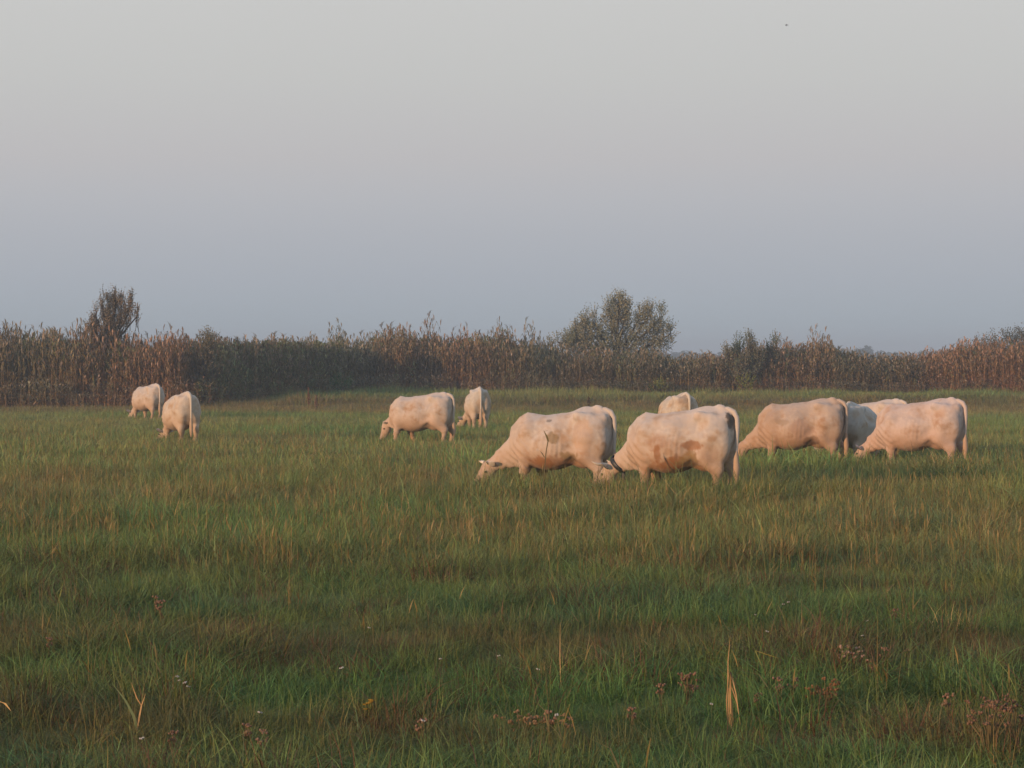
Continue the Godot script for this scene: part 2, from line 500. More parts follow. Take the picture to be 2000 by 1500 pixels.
	if o.get("collar", false):
		var cm := Mesher.new()
		var ring := []
		var nw := nu.cross(nv)
		var at := na + nu * 0.80
		for i in 25:
			var g := TAU * i / 24.0
			ring.append(at + nv * (-0.02 + 0.165 * cos(g)) + nw * (0.128 * sin(g)) + nu * (0.03 * cos(g)))
		var rads := []
		for i in 25: rads.append(0.036)
		tube(cm, ring, rads, 8, Color(0.018, 0.02, 0.026), 0.28, nu.cross(nv))
		part("collar", cm.mesh(), M.wet, root)
		var bm := Mesher.new()
		tube(bm, [at - nv * 0.185, at - nv * 0.20 - Y * 0.03, at - nv * 0.20 - Y * 0.10, at - nv * 0.20 - Y * 0.13], [0.02, 0.045, 0.05, 0.02], 8, Color(0.02, 0.022, 0.026))
		part("bell", bm.mesh(), M.wet, root)

# ------------------------------------------------------------------ plants
func grass_tuft(count: int, radius: float, h0: float, h1: float, w: float, lean: float, straw: float) -> ArrayMesh:
	var m := Mesher.new()
	for i in count:
		var a := rr(0, TAU)
		var r := radius * sqrt(rng.randf())
		var dir := Vector3(cos(a), 0, sin(a)).rotated(Vector3.UP, rr(-1.2, 1.2))
		var k := rr(0.5, 1.6)
		var col := Color(k * rr(0.8, 1.25), k, k * rr(0.6, 1.25))
		if rng.randf() < 0.07: col = Color(1.9, 1.7, 1.3) * rr(0.8, 1.2)
		if rng.randf() < straw:
			col = Color(2.2, 1.6, 1.35) * rr(0.7, 1.25)
		blade(m, Vector3(cos(a) * r, -0.03, sin(a) * r), rr(h0, h1), w * rr(0.6, 1.4), dir, lean * rr(0.1, 1.7), col, col * rr(0.95, 1.25))
	return m.mesh()

func stalk_tuft(count: int, radius: float, h0: float, h1: float) -> ArrayMesh:
	var m := Mesher.new()
	for i in count:
		var a := rr(0, TAU)
		var r := radius * sqrt(rng.randf())
		var dir := Vector3(cos(a), 0, sin(a)).rotated(Vector3.UP, rr(-2, 2))
		var h := rr(h0, h1)
		var k := rr(0.6, 1.2)
		var col := Color(k, k * rr(0.9, 1.05), k * rr(0.8, 1.1))
		var b := Vector3(cos(a) * r, -0.03, sin(a) * r)
		var lean := rr(0.02, 0.35)
		blade(m, b, h, 0.0055, dir, lean, col, col, 3)
		var tip := b + Vector3.UP * h * (1.0 - 0.35 * lean) + dir * h * lean
		if rng.randf() < 0.6:
			ribbon(m, [tip - Vector3.UP * 0.09 - dir * 0.02, tip - Vector3.UP * 0.03, tip + dir * 0.03 + Vector3.UP * 0.03], [0.002, 0.0055, 0.001], Vector3(-dir.z, 0, dir.x), [col, col * 1.1, col * 1.1])
		if rng.randf() < 0.7:
			var bb := b + (tip - b) * rr(0.2, 0.6)
			var d2 := dir.rotated(Vector3.UP, rr(-2, 2))
			blade(m, bb, rr(0.12, 0.25), 0.011, d2, rr(0.5, 1.4), col, col * 0.9, 2)
	return m.mesh()

func reed_clump(count: int, leafy: float, plume: float) -> ArrayMesh:
	var m := Mesher.new()
	for i in count:
		var b := Vector3(rr(-0.28, 0.28), -0.05, rr(-0.28, 0.28))
		var ang := rr(0, TAU)
		var dir := Vector3(cos(ang), 0, sin(ang))
		var h := rr(0.78, 1.06)
		var lean := rr(0.0, 0.2)
		var k := rr(0.75, 1.25)
		var stem := Color(0.34 * k, 0.205 * k, 0.115 * k)
		var leaf := Color(0.255, 0.225, 0.13) * rr(0.55, 1.35)
		blade(m, b, h, 0.013, dir, lean, stem, stem.lerp(leaf, 0.6), 2)
		var nl := int(rr(7, 12) * leafy)
		for j in nl:
			var t := rr(0.3, 0.99) if j > 2 else rr(0.04, 0.4)
			var p := b + Vector3.UP * h * t + dir * h * lean * t * t
			var a2 := rr(0, TAU)
			var d2 := Vector3(cos(a2), 0, sin(a2))
			var L := rr(0.09, 0.18)
			var side := Vector3(-d2.z, 0, d2.x)
			var lc := leaf.lerp(stem, rng.randf() * rng.randf()) * rr(0.6, 1.35)
			if j <= 2: lc = stem * rr(0.8, 1.2)
			ribbon(m, [p, p + d2 * L * 0.5 + Vector3.UP * L * 0.5, p + d2 * L * 1.05 + Vector3.UP * L * rr(-0.2, 0.8)], [0.006, 0.011, 0.0015], side, [lc, lc, lc])
		if rng.randf() < plume:
			var tip := b + Vector3.UP * h * (1.0 - 0.35 * lean) + dir * h * lean
			var pc := Color(0.36, 0.28, 0.22) * rr(0.65, 1.2)
			for j in 6:
				var a3 := ang + rr(-1.4, 1.4)
				var d3 := Vector3(cos(a3), 0, sin(a3))
				ribbon(m, [tip - Vector3.UP * 0.02, tip + Vector3.UP * rr(0.015, 0.035) + d3 * 0.02, tip + Vector3.UP * rr(0.02, 0.065) + d3 * rr(0.02, 0.075)], [0.004, 0.009, 0.002], Vector3(-d3.z, 0, d3.x), [pc, pc, pc])
	return m.mesh()

# a bush or small tree: trunk, limbs and a crown of leafy twigs. lobes: [centre, radii, share]
func bush(called: String, label: String, at: Vector3, trunk_h: float, trunk_r: float, lobes: Array, twigs: int, leaf: float, col: Color, alt: Color, upright: float) -> void:
	var root := thing(called, label, "tree" if called.ends_with("tree") else "bush", at)
	var tm := Mesher.new()
	var cm := Mesher.new()
	var fork := Vector3(0, trunk_h, 0)
	var bark := Color(0.07, 0.055, 0.045)
	tube(tm, [Vector3(0, -0.1, 0), Vector3(0.03, trunk_h * 0.5, 0.02), fork], [trunk_r * 1.3, trunk_r, trunk_r * 0.85], 8, bark)
	part("trunk", tm.mesh(), M.bark, root)
	var lm := Mesher.new()
	for lb in lobes:
		var c: Vector3 = lb[0]
		var r: Vector3 = lb[1]
		tube(lm, [fork - Vector3(0, 0.1, 0), fork.lerp(c, 0.4) + Vector3(0, 0.15, 0), c, c + Vector3(0, r.y * 0.6, 0)], [trunk_r * 0.7, trunk_r * 0.5, trunk_r * 0.3, trunk_r * 0.1], 6, bark)
		for i in int(twigs * float(lb[2])):
			var d := Vector3(rng.randfn(), rng.randfn(), rng.randfn()).normalized()
			var q := pow(rng.randf(), 0.42)
			var p := c + d * r * q
			# clumps: leave gaps where the noise is low
			if n_small.get_noise_3d(p.x * 2.2 + at.x, p.y * 2.2, p.z * 2.2) < 0.04 and rng.randf() < 0.92: continue
			var grow := (d * (1.0 - upright) + Vector3.UP * upright + Vector3(rr(-0.3, 0.3), rr(-0.2, 0.3), rr(-0.3, 0.3))).normalized()
			var tw := rr(2.5, 6.0) * leaf
			var mix := clampf(0.5 + 1.2 * n_small.get_noise_3d(p.x * 1.3, p.y * 1.3 + 9.0, p.z * 1.3) + rr(-0.3, 0.3), 0.0, 1.0)
			var kc := col.lerp(alt, mix) * rr(0.7, 1.3)
			if i % 9 == 0:
				tube(lm, [p - grow * tw * 1.6, p + grow * tw], [0.014, 0.004], 3, bark)
			for j in 5:
				var pp := p + grow * tw * (j / 4.0)
				var dd := (grow + Vector3(rr(-1, 1), rr(-0.8, 0.8), rr(-1, 1))).normalized()
				var side := dd.cross(Vector3(rr(-1, 1), rr(-1, 1), rr(-1, 1))).normalized()
				ribbon(cm, [pp, pp + dd * leaf * 0.5, pp + dd * leaf], [leaf * 0.06, leaf * 0.26, leaf * 0.04], side, [kc, kc, kc])
	part("limbs", lm.mesh(), M.bark, root)
	var crown := part("crown", cm.mesh(), M.leaf, root)
	crown.set_meta("kind", "stuff")

# ------------------------------------------------------------------
func _ready() -> void:
	rng.seed = 4711
	# camera
	var cam := Camera3D.new()
	cam.name = "camera"
	cam.position = Vector3(0, EYE, 0)
	cam.rotation.x = -atan(38.0 / 5000.0)
	cam.fov = rad_to_deg(2.0 * atan(750.0 / 5000.0))
	cam.near = 0.5
	cam.far = 6000.0
	add_child(cam)
	cam.current = true
	# sky: the pale band over the earth's shadow, opposite the setting sun
	var env := Environment.new()
	env.background_mode = Environment.BG_SKY
	env.tonemap_mode = Environment.TONE_MAPPER_LINEAR
	env.tonemap_exposure = 1.0
	env.sdfgi_enabled = true
	env.ssao_enabled = true
	env.ssil_enabled = true
	env.fog_enabled = true
	env.fog_density = 0.0009
	env.fog_light_color = Color(0.80, 0.90, 1.0)
	var stops := [[-90.0, 150, 158, 168], [0.0, 168, 177, 186], [0.9, 171, 182, 190], [1.9, 176, 182, 190], [2.9, 182, 185, 191], [3.7, 188, 189, 193], [4.6, 194, 192, 193], [6.4, 200, 200, 198], [8.1, 204, 204, 202], [14.0, 206, 208, 208], [28.0, 184, 195, 206], [55.0, 148, 166, 192], [90.0, 126, 147, 180]]
	var im := Image.create_empty(64, 2048, false, Image.FORMAT_RGBF)
	for y in 2048:
		var e := 90.0 - (y + 0.5) / 2048.0 * 180.0
		var k := 0
		while k < stops.size() - 2 and e > stops[k + 1][0]: k += 1
		var t: float = clampf((e - stops[k][0]) / (stops[k + 1][0] - stops[k][0]), 0.0, 1.0)
		var a := Color8(stops[k][1], stops[k][2], stops[k][3]).srgb_to_linear()
		var b := Color8(stops[k + 1][1], stops[k + 1][2], stops[k + 1][3]).srgb_to_linear()
		var c := a.lerp(b, t)
		im.fill_rect(Rect2i(0, y, 64, 1), c)
	var sm := PanoramaSkyMaterial.new()
	sm.panorama = ImageTexture.create_from_image(im)
	env.sky = Sky.new()
	env.sky.sky_material = sm
	var we := WorldEnvironment.new()
	we.name = "world_environment"
	we.environment = env
	add_child(we)
	# low sun, behind the camera and to its left
	var sun := DirectionalLight3D.new()
	sun.name = "sun"
	var az := deg_to_rad(48.0)
	var el := deg_to_rad(9.0)
	sun.look_at_from_position(Vector3(-sin(az) * cos(el), sin(el), cos(az) * cos(el)), Vector3.ZERO)
	sun.light_color = Color(1.0, 0.80, 0.62)
	sun.light_energy = 1.4
	sun.light_angular_distance = 0.5
	sun.shadow_enabled = true
	add_child(sun)

	for n in [n_big, n_mid, n_small]:
		n.noise_type = FastNoiseLite.TYPE_SIMPLEX_SMOOTH
	n_big.seed = 3; n_big.frequency = 0.045
	n_mid.seed = 11; n_mid.frequency = 0.17
	n_small.seed = 23; n_small.frequency = 0.75
	# materials
	M.grass = surface(0.8, 0.5, 0.2)
	M.straw = surface(0.75, 0.35, 0.2)
	M.reed = surface(0.85, 0.3, 0.15)
	M.leaf = surface(0.8, 0.35, 0.2)
	M.bark = surface(0.95, 0.0, 0.1)
	M.wet = surface(0.45, 0.0, 0.5)
	M.hide = surface(0.9, 0.0, 0.15)
	var fur := FastNoiseLite.new()
	fur.frequency = 0.03
	fur.seed = 5
	var ft := NoiseTexture2D.new()
	ft.width = 256; ft.height = 256; ft.seamless = true; ft.noise = fur; ft.as_normal_map = true; ft.bump_strength = 3.0
	M.hide.normal_enabled = true
	M.hide.normal_texture = ft
	M.hide.normal_scale = 0.35
	M.hide.uv1_triplanar = true
	M.hide.uv1_scale = Vector3(2.2, 2.2, 2.2)
	M.hide.rim_enabled = true
	M.hide.rim = 0.15
	M.soil = surface(0.95, 0.0, 0.1)

	build_ground()
	build_far_wood()
	build_reeds()
	build_trees()
	build_cows()
	build_grass()
	build_plants()
	build_bird()

func build_ground() -> void:
	var xs := [-1600.0, -700.0, -300.0, -140.0, -90.0]
	for i in 121: xs.append(-60.0 + i)
	xs.append_array([90.0, 140.0, 300.0, 700.0, 1600.0])
	var zs := [300.0, 120.0, 60.0, 40.0]
	for i in 231: zs.append(30.0 - i)
	zs.append_array([-230.0, -260.0, -300.0, -350.0, -400.0, -700.0, -1200.0, -2200.0])
	var m := Mesher.new()
	for z in zs:
		for x in xs:
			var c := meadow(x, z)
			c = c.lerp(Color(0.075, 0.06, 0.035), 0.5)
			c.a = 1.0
			var e := 0.3
			var nn := Vector3(land(x - e, z) - land(x + e, z), 2 * e, land(x, z - e) - land(x, z + e)).normalized()
			m.vert(Vector3(x, land(x, z), z), nn, c)
	var w := xs.size()
	for j in zs.size() - 1:
		for i in w - 1:
			var a := j * w + i
			m.tri(a, a + w, a + 1)
			m.tri(a + 1, a + w, a + w + 1)
	var g := part("ground", m.mesh(), M.soil, self)
	tag(g, "flat meadow ground rising to a low grassy bank before the reeds", "", "", "structure")

func build_far_wood() -> void:
	var blob := Mesher.new()
	for i in 60:
		var d := Vector3(rng.randfn(), rng.randfn(), rng.randfn()).normalized() * pow(rng.randf(), 0.4)
		var s := Vector3(rr(-1, 1), rr(-1, 1), rr(-1, 1)).normalized()
		var u := d.cross(s).normalized()
		var k := rr(0.7, 1.3)
		ribbon(blob, [d - u * 0.2, d, d + u * 0.2], [0.08, 0.2, 0.06], s, [Color(k, k, k), Color(k, k, k), Color(k, k, k)])
	var mesh := blob.mesh()
	var t := []
	var c := PackedColorArray()
	for i in 1500:
		var u := rr(-0.3, 0.3)
		var d := rr(1000.0, 1080.0)
		var x := u * d
		var top := 7.6 + 2.2 * n_big.get_noise_2d(x * 0.25, 0) + 1.6 * n_big.get_noise_2d(x * 0.9, 50.0)
		if u < 0.05: top -= 2.5
		var r := rr(1.6, 3.2)
		t.append(Transform3D(Basis.from_euler(Vector3(0, rr(0, TAU), 0)).scaled(Vector3(r * 1.3, r, r * 1.3)), Vector3(x, rr(1.0, maxf(top - r, 1.5)), -d)))
		c.append(Color(0.035, 0.05, 0.025) * rr(0.7, 1.2))
	copies("distant_wood", mesh, M.leaf, t, c, "blue hazy line of distant woodland beyond the reeds", "woodland")
	var root := thing("distant_tree", "round hazy blue tree crown poking above the far reeds, right of centre", "tree", Vector3(132.0, 0, -960.0))
	var tm := Mesher.new()
	tube(tm, [Vector3(0, -0.2, 0), Vector3(0.1, 3, 0), Vector3(0, 6, 0)], [0.4, 0.3, 0.2], 7, Color(0.06, 0.05, 0.04))
	part("trunk", tm.mesh(), M.bark, root)
	t = []
	c = PackedColorArray()
	for i in 40:
		var d := Vector3(rng.randfn(), rng.randfn() * 0.8, rng.randfn()).normalized() * rr(0.5, 1.0)
		t.append(Transform3D(Basis.from_euler(Vector3(0, rr(0, TAU), 0)).scaled(Vector3.ONE * rr(0.9, 1.5)), Vector3(d.x * 3.6, 6.2 + d.y * 2.6, d.z * 3.4)))
		c.append(Color(0.04, 0.055, 0.025) * rr(0.7, 1.2))
	copies("crown", mesh, M.leaf, t, c, "", "", root)

func table(rows: Array, x: float) -> float:
	if x <= rows[0][0]: return rows[0][1]
	for i in rows.size() - 1:
		if x <= rows[i + 1][0]:
			return lerpf(rows[i][1], rows[i + 1][1], (x - rows[i][0]) / (rows[i + 1][0] - rows[i][0]))
	return rows[-1][1]

func build_reeds() -> void:
	# height of the reed tops in metres by bearing
	var tops := [[-0.3, 3.5], [-0.2, 3.35], [-0.18, 3.45], [-0.166, 3.45], [-0.148, 3.2], [-0.128, 3.0], [-0.116, 2.95], [-0.1, 2.8], [-0.088, 2.75], [-0.07, 2.7], [-0.06, 2.8], [-0.048, 3.2], [-0.036, 2.85], [-0.02, 2.75], [-0.012, 3.0], [0.0, 2.8], [0.012, 2.5], [0.024, 2.1], [0.064, 2.05], [0.08, 2.0], [0.1, 2.25], [0.112, 2.4], [0.124, 2.55], [0.138, 2.0], [0.156, 2.05], [0.17, 2.3], [0.184, 2.5], [0.2, 2.6], [0.25, 3.0], [0.3, 3.2]]
	var kinds := [[], [], []]
	var tints := [PackedColorArray(), PackedColorArray(), PackedColorArray()]
	for i in 13500:
		var u := rr(-0.27, 0.27)
		var f := front(u)
		var deep := pow(rng.randf(), 1.3) * 8.0
		var d := f + deep + 0.8 * n_mid.get_noise_2d(u * 300.0, 3.0)
		var p := spot(u, d)
		var h := 0.96 * table(tops, u) * (1.0 + 0.10 * n_small.get_noise_2d(p.x * 0.9, 20.0) + 0.09 * n_mid.get_noise_2d(p.x * 1.6, 60.0) + rr(-0.12, 0.06))
		if deep < 1.2: h *= rr(0.6, 1.0)
		var dark := smoothstep(-0.128, -0.118, u) * (1.0 - smoothstep(-0.075, -0.055, u))
		dark = maxf(dark, 0.2 * smoothstep(-0.02, 0.0, u) * (1.0 - smoothstep(0.06, 0.1, u)))
		dark = clampf(dark + 0.7 * n_mid.get_noise_2d(p.x * 1.3, p.z), 0.0, 1.0)
		var k := 0
		if rng.randf() < dark * 0.45: k = 1
		elif rng.randf() < 0.22: k = 2
		var crest := n_small.get_noise_2d(p.x * 1.1, d * 0.5 + 90.0)
		if crest > 0.3:
			h *= 1.0 + (0.55 if u > -0.08 and u < 0.01 else 0.3) * (crest - 0.3) / 0.5
			if rng.randf() < 0.6: k = 2
		if k == 2: h *= rr(0.95, 1.18)
		var red := clampf(0.5 + 1.2 * n_mid.get_noise_2d(p.x * 0.8, 31.0), 0.0, 1.0)
		var tint := Color(0.85, 0.95, 0.9).lerp(Color(1.12, 0.93, 0.82), red) * rr(0.75, 1.15)
		if k == 1: tint = Color(0.74, 0.94, 0.72) * rr(0.75, 1.3)
		if i % 26 == 0:                          # stragglers at the foot, out on the bank
			p = spot(u, f - rr(0.0, 2.2))
			h *= rr(0.18, 0.5)
		kinds[k].append(Transform3D(Basis.from_euler(Vector3(rr(-0.07, 0.07), rr(0, TAU), rr(-0.09, 0.09))).scaled(Vector3(rr(1.4, 2.2), h, rr(1.4, 2.2))), p))
		tints[k].append(tint)
	copies("reed_bed", reed_clump(12, 1.0, 0.5), M.reed, kinds[0], tints[0], "wide belt of tan and brown reeds behind the cattle", "reeds")
	copies("green_reeds", reed_clump(10, 1.6, 0.2), M.reed, kinds[1], tints[1], "darker green leafy reeds mixed into the brown reed belt", "reeds")
	copies("plumed_reeds", reed_clump(6, 1.2, 1.0), M.reed, kinds[2], tints[2], "taller reeds with brown plumes standing out above the belt", "reeds")

func build_trees() -> void:
	var g := Color(0.15, 0.17, 0.11)
	var w := Color(0.26, 0.245, 0.165)
	bush("small_tree", "dark upright small tree rising above the reeds at left", spot(-0.1575, 126.5), 2.6, 0.10, [
		[Vector3(0.15, 4.05, 0), Vector3(0.55, 0.7, 0.5), 0.55], [Vector3(0.62, 4.75, 0), Vector3(0.2, 0.75, 0.3), 0.2], [Vector3(0.3, 5.1, 0), Vector3(0.12, 0.7, 0.2), 0.14], [Vector3(0.0, 4.9, 0.1), Vector3(0.13, 0.8, 0.3), 0.16], [Vector3(-0.3, 4.95, 0.1), Vector3(0.12, 0.75, 0.2), 0.14], [Vector3(1.1, 4.85, 0.1), Vector3(0.11, 0.75, 0.2), 0.12], [Vector3(0.85, 4.4, 0.1), Vector3(0.2, 0.6, 0.2), 0.12], [Vector3(-0.62, 4.5, 0.1), Vector3(0.13, 0.6, 0.2), 0.1], [Vector3(1.4, 4.5, 0.1), Vector3(0.08, 0.45, 0.15), 0.06], [Vector3(-0.75, 3.8, 0), Vector3(0.2, 0.7, 0.3), 0.2], [Vector3(-1.15, 3.6, 0), Vector3(0.12, 0.5, 0.2), 0.1], [Vector3(0.1, 3.3, 0), Vector3(0.9, 0.6, 0.7), 0.5]], 1500, 0.085, Color(0.125, 0.12, 0.09), Color(0.21, 0.17, 0.12), 0.82)
	bush("willow_tree", "broad airy grey-green willow rising behind the reeds right of centre", spot(0.0403, 160.0), 1.4, 0.13, [
		[Vector3(0.1, 3.7, 0), Vector3(0.85, 1.5, 0.8), 0.75], [Vector3(0.25, 4.9, 0.1), Vector3(0.6, 0.75, 0.5), 0.32], [Vector3(-0.35, 5.0, 0), Vector3(0.22, 0.6, 0.2), 0.09], [Vector3(0.2, 5.45, 0), Vector3(0.2, 0.55, 0.2), 0.08], [Vector3(0.75, 5.2, 0), Vector3(0.18, 0.55, 0.2), 0.08],
		[Vector3(1.95, 3.7, 0), Vector3(0.95, 1.2, 0.9), 0.62], [Vector3(1.55, 4.6, 0), Vector3(0.25, 0.6, 0.3), 0.11], [Vector3(2.15, 4.7, 0), Vector3(0.3, 0.6, 0.3), 0.12], [Vector3(2.8, 4.5, 0), Vector3(0.28, 0.65, 0.3), 0.12], [Vector3(3.0, 3.2, 0), Vector3(0.6, 0.9, 0.6), 0.28], [Vector3(3.45, 3.5, 0), Vector3(0.2, 0.5, 0.2), 0.06],
		[Vector3(-1.6, 3.3, 0), Vector3(0.9, 0.95, 0.8), 0.45], [Vector3(-1.25, 4.15, 0), Vector3(0.3, 0.75, 0.3), 0.14], [Vector3(-1.9, 4.2, 0), Vector3(0.2, 0.65, 0.2), 0.08], [Vector3(-2.45, 3.5, 0), Vector3(0.22, 0.6, 0.2), 0.08], [Vector3(-2.8, 2.8, 0), Vector3(0.6, 0.5, 0.6), 0.18], [Vector3(-3.6, 3.0, 0), Vector3(0.5, 0.18, 0.3), 0.07], [Vector3(0.3, 2.6, 0), Vector3(2.9, 0.75, 1.4), 0.8], [Vector3(-2.4, 3.0, 0), Vector3(1.0, 0.7, 0.8), 0.3]], 1700, 0.115, g, w, 0.5)
	bush("dark_shrub", "dark green leafy shrub standing in the reeds right of the willow, wider of two", spot(0.0910, 139.3), 0.8, 0.05, [[Vector3(0, 1.5, 0), Vector3(0.85, 1.2, 0.6), 1.3], [Vector3(0.25, 2.6, 0), Vector3(0.3, 0.6, 0.3), 0.3], [Vector3(-0.4, 2.5, 0), Vector3(0.25, 0.5, 0.3), 0.25], [Vector3(-0.85, 2.1, 0), Vector3(0.3, 0.5, 0.3), 0.25], [Vector3(0.75, 2.0, 0), Vector3(0.3, 0.6, 0.3), 0.25]], 900, 0.09, Color(0.10, 0.135, 0.09), Color(0.19, 0.17, 0.12), 0.7)
	bush("dark_shrub", "narrow dark shrub in the reeds just right of the wider dark shrub", spot(0.1015, 140.0), 0.8, 0.04, [[Vector3(0, 1.7, 0), Vector3(0.33, 1.2, 0.3), 0.7], [Vector3(0.1, 2.75, 0), Vector3(0.2, 0.45, 0.2), 0.2]], 700, 0.09, Color(0.105, 0.135, 0.09), Color(0.19, 0.17, 0.12), 0.75)
	bush("dark_shrub", "round-topped dark shrub in the reeds right of the two far left cows", spot(-0.1205, 124.5), 0.8, 0.05, [[Vector3(0, 1.7, 0), Vector3(0.7, 1.4, 0.6), 1.0], [Vector3(0.2, 3.0, 0), Vector3(0.55, 0.5, 0.5), 0.5]], 900, 0.09, Color(0.11, 0.125, 0.085), Color(0.2, 0.17, 0.12), 0.5)
	bush("hazy_thicket", "dark bluish thicket rising behind the reeds at the far right edge", spot(0.199, 172.0), 1.0, 0.12, [[Vector3(-0.7, 2.6, 0), Vector3(1.8, 1.1, 1.5), 1.2], [Vector3(0.9, 3.0, 0), Vector3(1.5, 1.1, 1.3), 1.0], [Vector3(3.0, 3.5, 0), Vector3(1.8, 1.2, 1.4), 1.0], [Vector3(-2.6, 2.2, 0), Vector3(1.0, 0.9, 1.0), 0.5]], 900, 0.13, Color(0.085, 0.10, 0.085), Color(0.14, 0.125, 0.10), 0.4)

func build_cows() -> void:
	var V := func(x: float, y: float, z: float) -> Vector3: return Vector3(x, y, z)
	var olive := Color(0.22, 0.15, 0.07)
	var rust := Color(0.25, 0.115, 0.045)
	var grey := Color(0.38, 0.34, 0.32)
	cow({"label": "cream cow with a round mud patch on its flank, left of the two nearest", "u": 0.0188, "d": 41.9, "turn": 68.0, "size": 0.985, "cell": 0.024, "neck": [35.5, -4.0], "head_yaw": 45.0, "legs": [0.08, -0.22, 0.0, 0.12], "fat": 1.0, "sway": 0.03, "horns": 0.45, "belly": 1.0, "tail": 0.02,
		"stains": [[V.call(-0.03, 0.93, -0.40), Vector3(0.12, 0.10, 0.25), 0.75, olive], [V.call(-0.26, 0.62, -0.36), Vector3(0.16, 0.09, 0.3), 0.8, olive], [V.call(-0.52, 0.95, -0.3), Vector3(0.2, 0.24, 0.2), 0.4, Color(0.42, 0.25, 0.14)], [V.call(0.02, 0.52, -0.36), Vector3(0.3, 0.13, 0.3), 0.5, rust], [V.call(0.62, 0.95, -0.2), Vector3(0.22, 0.3, 0.3), 0.25, Color(0.42, 0.27, 0.16)], [V.call(-0.2, 0.9, -0.4), Vector3(0.1, 0.09, 0.2), 0.35, Color(0.4, 0.23, 0.12)], [V.call(0.13, 0.5, -0.3), Vector3(0.2, 0.14, 0.3), 0.6, rust], [V.call(0.12, 1.2, -0.3), Vector3(0.05, 0.02, 0.2), 0.8, grey * 0.5], [V.call(0.25, 0.72, -0.4), Vector3(0.03, 0.03, 0.2), 0.6, grey]]})
	cow({"label": "big cream cow with rust-stained belly and a black collar, nearest of all", "u": 0.0657, "d": 40.2, "turn": 65.0, "size": 1.0, "cell": 0.024, "neck": [35.5, -16.0], "head_yaw": 15.0, "legs": [0.0, -0.06, 0.06, -0.08], "fat": 1.03, "horns": 0.95, "collar": true, "belly": 1.3, "tail": -0.03,
		"stains": [[V.call(0.22, 0.66, -0.42), Vector3(0.06, 0.17, 0.25), 0.75, rust], [V.call(0.02, 0.52, -0.4), Vector3(0.22, 0.17, 0.3), 0.8, rust], [V.call(-0.3, 0.83, -0.35), Vector3(0.17, 0.06, 0.2), 0.75, rust], [V.call(-0.28, 0.58, -0.3), Vector3(0.16, 0.13, 0.3), 0.8, olive], [V.call(0.25, 0.88, -0.4), Vector3(0.26, 0.13, 0.2), 0.38, rust], [V.call(-0.02, 0.78, -0.42), Vector3(0.22, 0.16, 0.2), 0.25, rust], [V.call(0.62, 0.75, -0.2), Vector3(0.2, 0.3, 0.25), 0.3, Color(0.4, 0.24, 0.13)], [V.call(-0.6, 0.7, -0.3), Vector3(0.15, 0.2, 0.2), 0.25, rust], [V.call(-0.5, 0.98, -0.3), Vector3(0.06, 0.05, 0.2), 0.4, grey], [V.call(-0.86, 1.2, -0.1), Vector3(0.09, 0.16, 0.09), 0.85, Color(0.07, 0.055, 0.045)], [V.call(-0.1, 1.2, -0.3), Vector3(0.25, 0.09, 0.2), 0.35, grey]]})
	cow({"label": "tan-cream cow grazing with a shaggy dewlap, leftmost of the right-hand group", "u": 0.1125, "d": 51.8, "turn": 73.0, "size": 0.99, "cell": 0.028, "neck": [36.0, -19.0], "head_yaw": -25.0, "legs": [0.04, 0.15, 0.05, -0.1], "coat": Color(0.445, 0.34, 0.27), "belly": 0.7, "fat": 1.03,
		"stains": [[V.call(-0.1, 0.82, -0.4), Vector3(0.22, 0.18, 0.25), 0.55, Color(0.32, 0.2, 0.14)], [V.call(0.6, 0.9, -0.2), Vector3(0.25, 0.35, 0.3), 0.35, Color(0.34, 0.2, 0.11)], [V.call(-0.6, 1.15, -0.2), Vector3(0.25, 0.2, 0.3), 0.25, grey], [V.call(-0.33, 0.57, -0.3), Vector3(0.14, 0.11, 0.3), 0.7, Color(0.16, 0.10, 0.06)], [V.call(0.3, 0.95, -0.4), Vector3(0.13, 0.05, 0.2), 0.35, olive], [V.call(-0.9, 1.0, 0.0), Vector3(0.06, 0.35, 0.12), 0.7, Color(0.09, 0.07, 0.06)]]})
	cow({"label": "shaded blue-grey looking cow seen from behind, within the right-hand group", "u": 0.1352, "d": 53.2, "turn": -24.0, "size": 0.94, "cell": 0.032, "neck": [40.0, 0.0], "legs": [0.0, 0.1, 0.05, -0.05], "coat": Color(0.49, 0.45, 0.40), "belly": 0.5})
	cow({"label": "cream cow mostly hidden, its rump between the shaded cow and the rightmost cow", "u": 0.1400, "d": 57.2, "turn": 56.0, "size": 0.95, "cell": 0.032, "neck": [40.0, 0.0], "legs": [0.1, -0.1, 0.0, 0.1], "coat": Color(0.50, 0.42, 0.36), "belly": 0.5, "stains": [[V.call(-0.9, 1.25, 0.0), Vector3(0.05, 0.1, 0.08), 0.7, Color(0.25, 0.10, 0.07)]]})
	cow({"label": "pinkish cream cow facing left, rightmost of the herd", "u": 0.1590, "d": 50.6, "turn": 63.0, "size": 0.995, "cell": 0.028, "neck": [38.0, -20.0], "head_yaw": 10.0, "legs": [0.0, 0.12, 0.02, -0.1], "coat": Color(0.51, 0.405, 0.355), "belly": 0.45, "fat": 1.02})
	cow({"label": "clean cream cow facing left beneath the reeds, left of the picture's middle", "u": -0.0358, "d": 67.3, "turn": 71.0, "size": 0.975, "cell": 0.034, "neck": [26.0, -38.0], "head_yaw": 60.0, "legs": [0.16, -0.28, -0.03, -0.14], "coat": Color(0.505, 0.415, 0.35), "belly": 0.55, "fat": 0.95, "tail": 0.02})
